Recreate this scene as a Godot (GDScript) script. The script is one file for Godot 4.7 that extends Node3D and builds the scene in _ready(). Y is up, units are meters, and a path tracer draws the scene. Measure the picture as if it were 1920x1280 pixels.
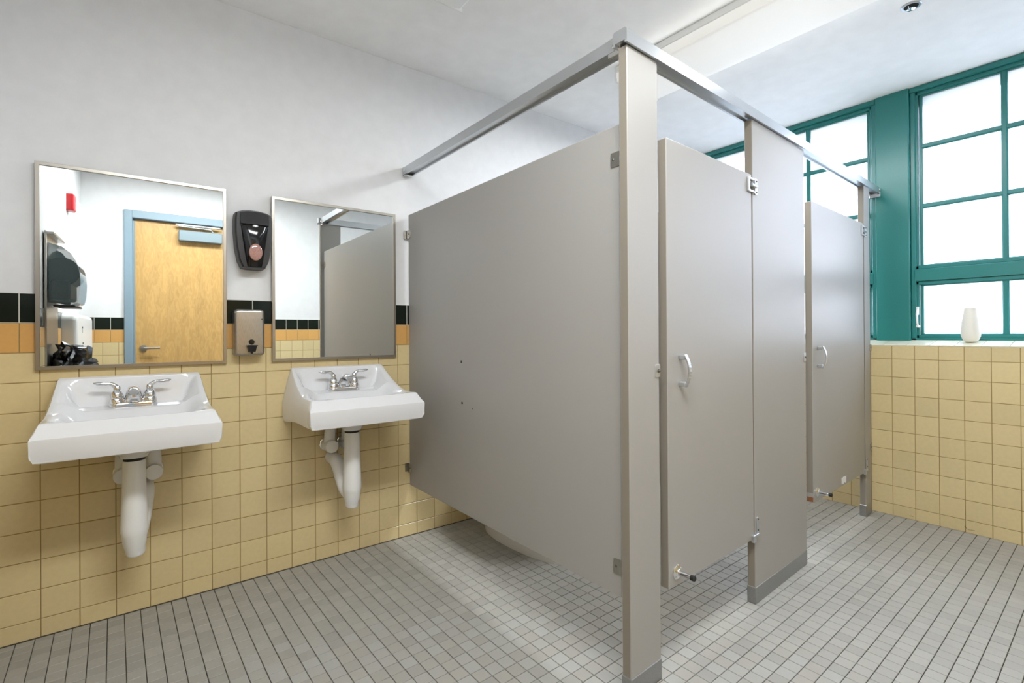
extends Node3D
# A tiled public washroom: two wall-hung basins under mirrors, toilet partitions, teal windows.
# x runs along the basin wall (z = 0), z comes out of it into the room, y is up, metres.

const P := 0.1095        # wall tile pitch
const H0 := 0.0690       # height of the cut bottom course
const CEIL := 2.6
const XE := 3.9265       # face of the window wall below the sill
const XP := 4.05         # face of the piers above the sill
const ZS := 3.05         # door wall
const FT := 0.0517       # floor tile pitch
var M := {}
var taken := {}
var rng := RandomNumberGenerator.new()

func _ready() -> void:
	rng.seed = 11
	# ---------------------------------------------------------------- camera
	var cam := Camera3D.new()
	cam.name = "camera"
	cam.position = Vector3(0.2667, 1.1165, 2.537)
	cam.rotation = Vector3(0.0026, -0.6552, -0.0063)
	cam.projection = Camera3D.PROJECTION_FRUSTUM
	cam.near = 0.05
	cam.far = 100.0
	cam.size = 2.0 * cam.near * 640.0 / 931.18
	cam.frustum_offset = Vector2(0.0, -cam.near * 18.52 / 931.18)
	add_child(cam)
	cam.current = true
	# ---------------------------------------------------------------- sky, exposure
	var env := Environment.new()
	env.tonemap_mode = Environment.TONE_MAPPER_LINEAR
	env.tonemap_exposure = 1.06
	env.sdfgi_enabled = true
	env.ssao_enabled = true
	env.ssil_enabled = true
	env.background_mode = Environment.BG_SKY
	var sm := ProceduralSkyMaterial.new()
	sm.sky_top_color = Color(0.82, 0.88, 1.0)
	sm.sky_horizon_color = Color(0.97, 0.975, 1.0)
	sm.sky_curve = 0.22
	sm.ground_bottom_color = Color(0.75, 0.73, 0.72)
	sm.ground_horizon_color = Color(0.93, 0.90, 0.90)
	sm.sky_energy_multiplier = 4.1
	sm.ground_energy_multiplier = 0.4
	var sky := Sky.new()
	sky.sky_material = sm
	env.sky = sky
	var we := WorldEnvironment.new()
	we.name = "environment"
	we.environment = env
	add_child(we)
	# the two ceiling fittings' own light is set in ceiling_light()
	print("start")
	make_materials()
	print("materials")
	build_floor_and_ceiling()
	build_wall_north()
	build_wall_east()
	build_wall_south()
	build_wall_west()
	print("room")
	build_partitions()
	print("partitions")
	build_basins()
	build_mirrors()
	build_dispensers()
	build_lights()
	build_toilet()
	build_small_things()
	print("done")

# ================================================================ materials
func noise_tex(freq: float, lo: float, hi: float, sd: int, size := 256, oct := 4) -> ImageTexture:
	var n := FastNoiseLite.new()
	n.seed = sd
	n.frequency = freq
	n.fractal_octaves = oct
	var src := n.get_seamless_image(size, size)
	var im := Image.create(size, size, false, Image.FORMAT_RGB8)
	for y in size:
		for x in size:
			var v: float = lerp(lo, hi, src.get_pixel(x, y).r)
			im.set_pixel(x, y, Color(v, v, v))
	im.generate_mipmaps()
	return ImageTexture.create_from_image(im)

func mat(called: String, c: Color, rough: float, metal := 0.0) -> StandardMaterial3D:
	var m := StandardMaterial3D.new()
	m.resource_name = called
	m.albedo_color = c
	m.roughness = rough
	m.metallic = metal
	M[called] = m
	return m

func tri_tex(m: StandardMaterial3D, t: Texture2D, s: Vector3, world := false) -> void:
	m.albedo_texture = t
	m.uv1_triplanar = true
	m.uv1_world_triplanar = world
	m.uv1_scale = s

func c255(r: float, g: float, b: float) -> Color:
	return Color(r / 255.0, g / 255.0, b / 255.0)

func make_materials() -> void:
	var soft := noise_tex(0.03, 0.975, 1.0, 5)
	var speck := noise_tex(0.35, 0.72, 1.0, 9, 256, 2)
	var m: StandardMaterial3D
	m = mat("white_paint", c255(225, 225, 225), 0.62)
	tri_tex(m, soft, Vector3(1.3, 1.3, 1.3), true)
	m = mat("ceiling_paint", c255(249, 249, 248), 0.8)
	tri_tex(m, soft, Vector3(0.9, 0.9, 0.9), true)
	for i in 4:
		var k: float = [1.0, 0.988, 1.01, 0.975][i]
		m = mat("yellow_tile_%d" % i, c255(218 * k, 198 * k, 151 * k), 0.2)
		tri_tex(m, soft, Vector3(5, 5, 5), true)
		m = mat("orange_tile_%d" % i, c255(216 * k, 166 * k, 98 * k), 0.22)
		tri_tex(m, soft, Vector3(5, 5, 5), true)
		m = mat("black_tile_%d" % i, c255(27 * k, 33 * k, 27 * k), 0.1)
		m.metallic_specular = 0.3
	mat("yellow_grout", c255(146, 122, 76), 0.9)
	mat("pale_grout", c255(190, 188, 176), 0.9)
	for i in 5:
		var k: float = [1.0, 0.97, 1.02, 0.985, 0.955][i]
		var warm: float = [0.0, 1.5, -1.0, 2.0, 0.5][i]
		m = mat("floor_tile_%d" % i, c255(189 * k + warm, 187 * k, 180 * k - warm), 0.52)
		tri_tex(m, speck, Vector3(14, 14, 14), true)
	m = mat("floor_tile_many", c255(189, 187, 180), 0.52)
	tri_tex(m, speck, Vector3(14, 14, 14), true)
	m.vertex_color_use_as_albedo = true
	mat("floor_grout", c255(88, 82, 70), 0.9)
	mat("sill_tile", c255(226, 220, 196), 0.16)
	m = mat("laminate", c255(164, 161, 156), 0.42)
	tri_tex(m, noise_tex(0.2, 0.95, 1.0, 4), Vector3(9, 9, 9))
	mat("laminate_edge", c255(132, 124, 112), 0.45)
	mat("particle_board", c255(132, 84, 46), 0.9)
	mat("aluminium", c255(196, 199, 202), 0.32, 0.85)
	m = mat("stainless", c255(188, 184, 176), 0.3, 1.0)
	tri_tex(m, noise_tex(0.09, 0.84, 1.0, 31), Vector3(26, 1.6, 26))
	m = mat("shoe_steel", c255(176, 176, 174), 0.36, 0.9)
	tri_tex(m, noise_tex(0.09, 0.84, 1.0, 33), Vector3(4, 30, 4))
	mat("mirror_frame", c255(168, 162, 152), 0.3, 1.0)
	mat("chrome", c255(226, 227, 229), 0.06, 1.0)
	mat("mirror_glass", c255(230, 233, 231), 0.0, 1.0)
	m = mat("porcelain", c255(222, 222, 223), 0.1)
	m.clearcoat_enabled = true
	m.clearcoat = 0.4
	m.clearcoat_roughness = 0.05
	mat("white_plastic", c255(230, 230, 228), 0.35)
	mat("black_rubber", c255(22, 22, 22), 0.6)
	mat("dark_gap", c255(14, 14, 14), 0.9)
	mat("black_plastic", c255(17, 17, 18), 0.36)
	mat("black_gloss", c255(14, 14, 16), 0.07)
	mat("grey_plastic", c255(44, 44, 46), 0.3)
	m = mat("pink_soap", c255(196, 148, 136), 0.12)
	tri_tex(m, noise_tex(0.05, 0.72, 1.0, 41), Vector3(14, 14, 14))
	mat("screw", c255(120, 118, 112), 0.3, 1.0)
	m = mat("teal_paint", c255(37, 124, 120), 0.3)
	tri_tex(m, noise_tex(0.12, 0.93, 1.0, 21), Vector3(6, 6, 6))
	m = mat("frosted_glass", Color(0.96, 0.97, 0.98, 0.6), 0.5)
	m.transparency = BaseMaterial3D.TRANSPARENCY_ALPHA
	tri_tex(m, noise_tex(0.3, 0.8, 1.0, 51, 256, 3), Vector3(7, 7, 7))
	m.backlight_enabled = true
	m.backlight = Color(1, 1, 1)
	m = mat("maple", c255(206, 166, 104), 0.38)
	tri_tex(m, wood_tex(), Vector3(1.6, 0.42, 1.6))
	mat("blue_grey_paint", c255(128, 148, 160), 0.35)
	mat("closer_paint", c255(124, 138, 144), 0.4, 0.3)
	m = mat("smoked_plastic", Color(0.36, 0.46, 0.47, 0.42), 0.08)
	m.transparency = BaseMaterial3D.TRANSPARENCY_ALPHA
	mat("roll_black", c255(30, 33, 34), 0.5)
	mat("smoke_solid", c255(84, 104, 104), 0.15)
	mat("bag_black", c255(12, 12, 13), 0.22)
	mat("red_plastic", c255(176, 24, 30), 0.3)
	m = mat("clear_lens", Color(0.95, 0.96, 0.97, 0.25), 0.1)
	m.transparency = BaseMaterial3D.TRANSPARENCY_ALPHA
	mat("fixture_white", c255(236, 236, 234), 0.45)
	m = mat("fixture_lens", c255(238, 238, 236), 0.5)
	m.emission_enabled = true
	m.emission = Color(1.0, 0.985, 0.95)
	m.emission_energy_multiplier = 0.25
	mat("fixture_lens_unlit", c255(238, 238, 236), 0.5)
	mat("vase_ceramic", c255(226, 222, 212), 0.5)
	mat("print_dark", c255(60, 62, 66), 0.7)
	mat("print_red", c255(176, 60, 50), 0.7)
	mat("paper", c255(236, 236, 238), 0.8)
	mat("seal_dark", c255(70, 62, 44), 0.9)

func wood_tex() -> ImageTexture:
	var n := FastNoiseLite.new()
	n.seed = 77
	n.frequency = 0.012
	n.fractal_octaves = 4
	n.domain_warp_enabled = true
	n.domain_warp_amplitude = 26.0
	n.domain_warp_frequency = 0.01
	var src := n.get_seamless_image(512, 512)
	var g := FastNoiseLite.new()
	g.seed = 5
	g.frequency = 0.2
	var grain := g.get_seamless_image(512, 512)
	var im := Image.create(512, 512, false, Image.FORMAT_RGB8)
	for y in 512:
		for x in 512:
			var v: float = src.get_pixel(x, y).r
			var ring: float = 0.5 + 0.5 * sin(v * 26.0)
			var k: float = 0.86 + 0.09 * v + 0.05 * ring + 0.03 * (grain.get_pixel(x, y / 8).r - 0.5)
			im.set_pixel(x, y, Color(k, k * (0.985 + 0.015 * ring), k * (0.96 + 0.04 * ring)))
	im.generate_mipmaps()
	return ImageTexture.create_from_image(im)

# ================================================================ shapes: triangles gathered in a list, closed pieces wound the right way
func fix(T: Array, at: int) -> void:
	var o := Vector3.ZERO
	var n := T.size() - at
	if n < 3:
		return
	for i in range(at, T.size()):
		o += T[i]
	o /= n
	var vol := 0.0
	for i in range(at, T.size(), 3):
		vol += (T[i] - o).dot((T[i + 1] - o).cross(T[i + 2] - o))
	if vol > 0.0:   # clockwise fronts
		for i in range(at, T.size(), 3):
			var b: Vector3 = T[i + 1]
			T[i + 1] = T[i + 2]
			T[i + 2] = b

func loft(T: Array, loops: Array, cap := true) -> void:
	var at := T.size()
	var n: int = loops[0].size()
	for k in range(loops.size() - 1):
		var A: Array = loops[k]
		var B: Array = loops[k + 1]
		for i in n:
			var j := (i + 1) % n
			T.append_array([A[i], A[j], B[j], A[i], B[j], B[i]])
	if cap:
		for e in [0, 1]:
			var L: Array = loops[0] if e == 0 else loops[loops.size() - 1]
			var c := Vector3.ZERO
			for p in L:
				c += p
			c /= n
			for i in n:
				var j := (i + 1) % n
				if e == 0:
					T.append_array([L[j], L[i], c])
				else:
					T.append_array([L[i], L[j], c])
	fix(T, at)

func rrect(w: float, h: float, r: float, seg := 2) -> Array:
	var out := []
	var hw := w / 2.0
	var hh := h / 2.0
	r = min(r, min(hw, hh) * 0.999)
	var cs := [Vector2(hw - r, hh - r), Vector2(-hw + r, hh - r), Vector2(-hw + r, -hh + r), Vector2(hw - r, -hh + r)]
	for k in 4:
		for s in seg + 1:
			var a := PI / 2.0 * (k + float(s) / seg)
			out.append(cs[k] + Vector2(cos(a), sin(a)) * r)
	return out

func place(poly: Array, xf: Transform3D, z: float) -> Array:
	var out := []
	for p in poly:
		out.append(xf * Vector3(p.x, p.y, z))
	return out

# a box with chamfered edges, size s, centred at c
func box(T: Array, c: Vector3, s: Vector3, b := 0.002, xf := Transform3D.IDENTITY) -> void:
	var x := xf * Transform3D(Basis.IDENTITY, c)
	b = min(b, min(s.x, min(s.y, s.z)) * 0.45)
	var full := rrect(s.x, s.y, b, 1)
	var slim := rrect(s.x - 2 * b, s.y - 2 * b, b * 0.2, 1)
	loft(T, [place(slim, x, -s.z / 2), place(full, x, -s.z / 2 + b), place(full, x, s.z / 2 - b), place(slim, x, s.z / 2)])

# a plate with rounded outline in xy, thickness along z from 0 to t, softly edged at the front
func plate(T: Array, w: float, h: float, r: float, t: float, b: float, xf := Transform3D.IDENTITY, seg := 5) -> void:
	var full := rrect(w, h, r, seg)
	var loops := [place(full, xf, 0.0), place(full, xf, t - b)]
	for k in [1, 2, 3]:
		var a: float = PI / 2.0 * k / 3.0
		loops.append(place(rrect(w - 2 * b * (1 - cos(a)), h - 2 * b * (1 - cos(a)), max(r - b * (1 - cos(a)), 0.0005), seg), xf, t - b + b * sin(a)))
	loft(T, loops)

func lathe(T: Array, prof: Array, xf := Transform3D.IDENTITY, seg := 24) -> void:
	var loops := []
	for p in prof:
		var L := []
		for i in seg:
			var a := TAU * i / seg
			L.append(xf * Vector3(cos(a) * max(p.x, 0.0001), p.y, sin(a) * max(p.x, 0.0001)))
		loops.append(L)
	loft(T, loops)

func tube(T: Array, pts: Array, radii: Array, seg := 14) -> void:
	var loops := []
	var up := Vector3(0.13, 0.21, 0.97).normalized()
	for i in pts.size():
		var d: Vector3 = (pts[min(i + 1, pts.size() - 1)] - pts[max(i - 1, 0)]).normalized()
		var u := up - d * up.dot(d)
		if u.length() < 0.05:
			u = Vector3.RIGHT - d * d.x
		u = u.normalized()
		up = u
		var v := d.cross(u)
		var L := []
		for k in seg:
			var a := TAU * k / seg
			L.append(pts[i] + (u * cos(a) + v * sin(a)) * radii[i])
		loops.append(L)
	loft(T, loops)

func smooth_path(pts: Array, sub := 5) -> Array:
	var c := Curve3D.new()
	for i in pts.size():
		var t: Vector3 = (pts[min(i + 1, pts.size() - 1)] - pts[max(i - 1, 0)]) / 6.0
		c.add_point(pts[i], -t, t)
	var out := []
	for i in range(pts.size() - 1):
		for s in sub:
			out.append(c.sample(i, float(s) / sub))
	out.append(pts[pts.size() - 1])
	return out

func lerp_list(a: Array, sub := 5) -> Array:
	var out := []
	for i in range(a.size() - 1):
		for s in sub:
			out.append(lerp(a[i], a[i + 1], float(s) / sub))
	out.append(a[a.size() - 1])
	return out

# an outline in the xy plane pushed along z (from z0 to z1); may be hollowed inwards
func extrude(T: Array, poly: PackedVector2Array, z0: float, z1: float, xf := Transform3D.IDENTITY) -> void:
	var at := T.size()
	var idx := Geometry2D.triangulate_polygon(poly)
	var cw := Geometry2D.is_polygon_clockwise(poly)
	for i in range(0, idx.size(), 3):
		var a := poly[idx[i]]
		var b := poly[idx[i + 1]]
		var c := poly[idx[i + 2]]
		var pos := (b - a).cross(c - a) > 0.0
		if not pos:
			var q := b
			b = c
			c = q
		T.append_array([xf * Vector3(a.x, a.y, z1), xf * Vector3(b.x, b.y, z1), xf * Vector3(c.x, c.y, z1)])
		T.append_array([xf * Vector3(a.x, a.y, z0), xf * Vector3(c.x, c.y, z0), xf * Vector3(b.x, b.y, z0)])
	var n := poly.size()
	for i in n:
		var p := poly[i]
		var q := poly[(i + 1) % n]
		if cw:
			var s := p
			p = q
			q = s
		T.append_array([xf * Vector3(p.x, p.y, z0), xf * Vector3(q.x, q.y, z0), xf * Vector3(q.x, q.y, z1)])
		T.append_array([xf * Vector3(p.x, p.y, z0), xf * Vector3(q.x, q.y, z1), xf * Vector3(p.x, p.y, z1)])
	fix(T, at)

# triangles to a mesh; edges sharper than "deg" stay sharp
func to_mesh(T: Array, deg := 35.0) -> ArrayMesh:
	var n := T.size()
	var fn := []
	var by := {}
	for i in range(0, n, 3):
		var raw: Vector3 = (T[i + 2] - T[i]).cross(T[i + 1] - T[i])
		fn.append(raw)
		for k in 3:
			var key := Vector3i((T[i + k] * 20000.0).round())
			if not by.has(key):
				by[key] = []
			by[key].append(fn.size() - 1)
	var un := []
	for f in fn:
		un.append(f.normalized())
	var lim := cos(deg_to_rad(deg))
	var vs := PackedVector3Array()
	var ns := PackedVector3Array()
	for i in range(0, n, 3):
		var me: Vector3 = un[i / 3]
		if me == Vector3.ZERO:
			continue
		for k in 3:
			var key := Vector3i((T[i + k] * 20000.0).round())
			var s := Vector3.ZERO
			for f in by[key]:
				if un[f].dot(me) >= lim:
					s += fn[f]
			vs.append(T[i + k])
			ns.append(s.normalized() if s.length() > 0.0 else me)
	var arr := []
	arr.resize(Mesh.ARRAY_MAX)
	arr[Mesh.ARRAY_VERTEX] = vs
	arr[Mesh.ARRAY_NORMAL] = ns
	var am := ArrayMesh.new()
	am.add_surface_from_arrays(Mesh.PRIMITIVE_TRIANGLES, arr)
	return am

# ================================================================ nodes
func numbered(called: String) -> String:
	taken[called] = taken.get(called, -1) + 1
	return called if taken[called] == 0 else "%s_%03d" % [called, taken[called]]

func meta(o: Node, label: String, category: String, group := "", kind := "") -> void:
	if label:
		o.set_meta("label", label)
	if category:
		o.set_meta("category", category)
	if group:
		o.set_meta("group", group)
	if kind:
		o.set_meta("kind", kind)

func thing(called: String, label: String, category: String, at := Vector3.ZERO, turn := 0.0, group := "") -> Node3D:
	var o := Node3D.new()
	o.name = numbered(called)
	add_child(o)
	o.position = at
	o.rotation.y = turn
	meta(o, label, category, group)
	return o

func part(called: String, T: Array, m: String, parent: Node, deg := 35.0) -> MeshInstance3D:
	var o := MeshInstance3D.new()
	o.name = called if parent != self else numbered(called)
	o.mesh = to_mesh(T, deg)
	o.material_override = M[m]
	parent.add_child(o, true)
	return o

func share(called: String, mesh: Mesh, m: String, parent: Node, xf: Transform3D) -> MeshInstance3D:
	var o := MeshInstance3D.new()
	o.name = called
	o.mesh = mesh
	o.material_override = M[m]
	o.transform = xf
	parent.add_child(o, true)
	return o

func structure(called: String, T: Array, m: String, label: String) -> MeshInstance3D:
	var o := part(called, T, m, self)
	meta(o, label, "", "", "structure")
	return o

# a tile of width w and height h in xy, its face towards +z, d deep, with softened face edges
var tile_meshes := {}
func tile_mesh(w: float, h: float, d: float, b: float) -> ArrayMesh:
	var key := "%d_%d_%d" % [roundi(w * 5000), roundi(h * 5000), roundi(d * 50000)]
	if not tile_meshes.has(key):
		var T := []
		var sq := func(x: float, y: float, z: float): return [Vector3(x, y, z), Vector3(-x, y, z), Vector3(-x, -y, z), Vector3(x, -y, z)]
		loft(T, [sq.call(w / 2, h / 2, 0.0), sq.call(w / 2, h / 2, d - b), sq.call(w / 2 - b, h / 2 - b, d)])
		tile_meshes[key] = to_mesh(T, 20.0)
	return tile_meshes[key]

# tiles one wall: u along the wall from u0 to u1, heights from the floor up to top; the face of the wall is z = 0 of "xf"
# phase: where a joint of the yellow courses lies; single(u, row): whether the tile is a part of its own
func tile_wall(wall: Node3D, xf: Transform3D, u0: float, u1: float, top: float, phase: float, bands: bool, single: Callable, hole := []) -> void:
	var edges := [0.0]
	var y := H0
	while y < top - 0.004:
		edges.append(y)
		y += P
	edges.append(top)
	var rows := edges.size() - 1
	var rest := {"yellow": [], "orange": [], "black": []}
	for r in rows:
		var kind := "yellow"
		if bands and r == rows - 1:
			kind = "black"
		elif bands and r == rows - 2:
			kind = "orange"
		var ph := phase + (P * 0.5 if kind != "yellow" else 0.0)
		var gap := 0.0022 if kind == "yellow" else (0.0022 if kind == "orange" else 0.0036)
		var i := floori((u0 - ph) / P)
		while ph + i * P < u1 - 0.002:
			var a: float = max(ph + i * P, u0)
			var b: float = min(ph + (i + 1) * P, u1)
			if not hole.is_empty():
				if a >= hole[0] and b <= hole[1]:
					i += 1
					continue
				if a < hole[0] and b > hole[0]:
					b = hole[0]
				elif a < hole[1] and b > hole[1]:
					a = hole[1]
			i += 1
			if b - a < 0.008:
				continue
			var mid := (a + b) / 2
			var w := b - a - gap
			var h: float = edges[r + 1] - edges[r] - gap
			var t := xf * Transform3D(Basis.IDENTITY, Vector3(mid, (edges[r] + edges[r + 1]) / 2, 0.001 + rng.randf() * 0.0003))
			var mesh := tile_mesh(w, h, 0.007, 0.0014)
			if single.call(mid, r):
				var v: int = [0, 0, 1, 2, 0, 3, 1, 0][rng.randi() % 8]
				share("tile", mesh, "%s_tile_%d" % [kind, v], wall, t)
			else:
				rest[kind].append([t, Vector2(w, h)])
	for kind in rest:
		if rest[kind].is_empty():
			continue
		var T := []
		for e in rest[kind]:
			var s := func(x: float, yy: float, z: float): return [e[0] * Vector3(x, yy, z), e[0] * Vector3(-x, yy, z), e[0] * Vector3(-x, -yy, z), e[0] * Vector3(x, -yy, z)]
			loft(T, [s.call(e[1].x / 2, e[1].y / 2, 0.0), s.call(e[1].x / 2, e[1].y / 2, 0.0056), s.call(e[1].x / 2 - 0.0014, e[1].y / 2 - 0.0014, 0.007)])
		var o := part(kind + "_tiles", T, kind + "_tile_0", wall, 20.0)
		o.set_meta("kind", "stuff")
	# the bed that shows in the joints
	var split := top - 1.0 * P if bands else top
	var runs := [[u0, u1]] if hole.is_empty() else [[u0, hole[0]], [hole[1], u1]]
	var G := []
	var G2 := []
	for e in runs:
		box(G, Vector3((e[0] + e[1]) / 2, split / 2, 0.0025), Vector3(e[1] - e[0], split, 0.009), 0.0001, xf)
		box(G2, Vector3((e[0] + e[1]) / 2, split + P / 2, 0.0025), Vector3(e[1] - e[0], P, 0.009), 0.0001, xf)
	part("grout", G, "yellow_grout", wall)
	if bands:
		part("grout", G2, "pale_grout", wall)

# ================================================================ the room
func build_floor_and_ceiling() -> void:
	var T := []
	box(T, Vector3(1.9, -0.06, 1.5), Vector3(5.2, 0.108, 3.9), 0.001)
	var floor_node := structure("floor", T, "floor_grout", "grey speckled mosaic tile floor with dark joints")
	var turn := 0.02
	var basis := Basis(Vector3.UP, turn)
	var ux := basis.x
	var uz := basis.z
	var o := Vector3(0.977, 0.0, 0.489)
	var eye := Vector3(0.2667, 1.1165, 2.537)
	var fwd := Vector3(sin(0.6552), 0, -cos(0.6552))
	var side := Vector3(cos(0.6552), 0, sin(0.6552))
	var list := []
	for i in range(-40, 80):
		for j in range(-40, 70):
			var p := o + ux * (i + 0.5) * FT + uz * (j + 0.5) * FT
			if p.x < -0.24 or p.x > XE + 0.02 or p.z < -0.02 or p.z > ZS + 0.02:
				continue
			if p.x < -0.197 + 0.0433 * p.z - 0.05:
				continue
			var d := p - eye
			var depth := d.dot(fwd)
			var seen := 0.0
			if depth > 0.3 and absf(d.dot(side)) / depth < 1.05 and -d.y / depth < 0.74:
				seen = 1.1165 / pow(d.length(), 3.0)
			if p.x > 1.45 and p.z < 1.55 and p.z < 0.3 + (p.x - 1.45) * 2.2:
				seen = 0.0
			list.append([seen, p])
	list.sort_custom(func(a, b): return a[0] > b[0])
	var mesh := tile_mesh(FT - 0.0024, FT - 0.0024, 0.006, 0.0009)
	var flat := Basis(Vector3.RIGHT, -PI / 2)
	var mm := MultiMesh.new()
	mm.transform_format = MultiMesh.TRANSFORM_3D
	mm.use_colors = true
	mm.mesh = mesh
	mm.instance_count = list.size() - 300
	for k in list.size():
		var p: Vector3 = list[k][1]
		var xf := Transform3D(basis * flat, p + Vector3(0, -0.0052 + rng.randf_range(-0.0003, 0.0003), 0))
		if k < 300:
			share("tile", mesh, "floor_tile_%d" % [0, 1, 2, 3, 0, 4, 2, 3][rng.randi() % 8], floor_node, xf)
		else:
			var v: float = [1.0, 0.94, 1.035, 0.97, 1.0, 0.91, 1.035, 0.98][rng.randi() % 8]
			mm.set_instance_transform(k - 300, xf)
			mm.set_instance_color(k - 300, Color(v * 1.01, v, v * 0.985))
	var mi := MultiMeshInstance3D.new()
	mi.name = "tiles"
	mi.multimesh = mm
	mi.material_override = M["floor_tile_many"]
	mi.set_meta("kind", "stuff")
	floor_node.add_child(mi)
	var C := []
	box(C, Vector3(1.95, CEIL + 0.05, 1.45), Vector3(5.0, 0.1, 3.9), 0.001)
	structure("ceiling", C, "ceiling_paint", "plain white painted ceiling")

func build_wall_north() -> void:
	var T := []
	box(T, Vector3(1.9, CEIL / 2, -0.08), Vector3(5.0, CEIL, 0.16), 0.001)
	var w := structure("wall_north", T, "white_paint", "white wall behind the basins with a yellow tiled dado under black and orange courses")
	tile_wall(w, Transform3D.IDENTITY, -0.24, XE, H0 + 11 * P, 0.0, true,
		func(u, r): return u < 1.95 and (u < 1.62 or r < 3))
	var S := []
	box(S, Vector3(1.84, 0.002, 0.009), Vector3(4.15, 0.004, 0.005), 0.0005)
	part("sealant_line", S, "seal_dark", w)

func build_wall_east() -> void:
	# lower wall
	var T := []
	box(T, Vector3(XE + 0.17, 0.51, 1.45), Vector3(0.34, 1.02, 3.7), 0.001)
	var w := structure("wall_east", T, "white_paint", "window wall with a yellow tiled dado below the sill")
	var xf := Transform3D(Basis(Vector3.UP, -PI / 2), Vector3(XE, 0, 0))   # u runs along +z, face towards -x
	tile_wall(w, xf, 0.0, ZS, 1.029, 1.5538, false,
		func(u, _r): return u > 1.2)
	# cracks in two bottom tiles
	for line in [[Vector2(1.634, 0.019), Vector2(1.641, 0.022), Vector2(1.652, 0.019)], [Vector2(1.879, 0.034), Vector2(1.884, 0.026), Vector2(1.893, 0.018), Vector2(1.905, 0.020), Vector2(1.921, 0.021)]]:
		var K := []
		for i in range(line.size() - 1):
			tube(K, [Vector3(XE - 0.0078, line[i].y, line[i].x), Vector3(XE - 0.0078, line[i + 1].y, line[i + 1].x)], [0.0014, 0.0009], 6)
		part("crack", K, "seal_dark", w).set_meta("label", "dark crack in a bottom tile")
	# sloping sill tiles
	var sl := 0.026 / (XP + 0.02 - XE + 0.008)
	var z := 1.5538 - P * 14 - P * 0.35
	while z < ZS - 0.01:
		var a: float = max(z, 0.0)
		var b: float = min(z + P, ZS)
		z += P
		if b - a < 0.01:
			continue
		var S := []
		var hw := (b - a) / 2 - 0.001
		var poly := [Vector2(-0.009, -0.006), Vector2(-0.011, -0.001), Vector2(-0.008, 0.003), Vector2(-0.002, 0.004), Vector2(0.2, 0.004 + 0.2 * sl), Vector2(0.2, -0.01)]
		var L := [[], []]
		for e in 2:
			for p in poly:
				L[e].append(Vector3(XE + p.x, 1.029 + p.y, (a + b) / 2 + (hw if e else -hw)))
		loft(S, L)
		part("sill_tile", S, "sill_tile", w, 25.0)
	# wall beside the windows and the piers
	var U := []
	box(U, Vector3(XP + 0.14, 1.815, 0.125), Vector3(0.28, 1.57, 0.25), 0.001)
	part("upper_wall", U, "white_paint", w)
	var piers := [[1.4375, 1.613], [2.80, 3.08]]
	for p in piers:
		var V := []
		var poly := rrect(0.28, p[1] - p[0], 0.008, 4)
		var L := []
		for yy in [1.045, CEIL]:
			var q := []
			for v in poly:
				q.append(Vector3(XP + 0.14 + v.x, yy, (p[0] + p[1]) / 2 + v.y))
			L.append(q)
		loft(V, L)
		part("pier", V, "teal_paint", w).set_meta("label", "teal painted pier between the windows")
	window(1, 0.25, 1.4375)
	window(2, 1.613, 2.80)

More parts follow.
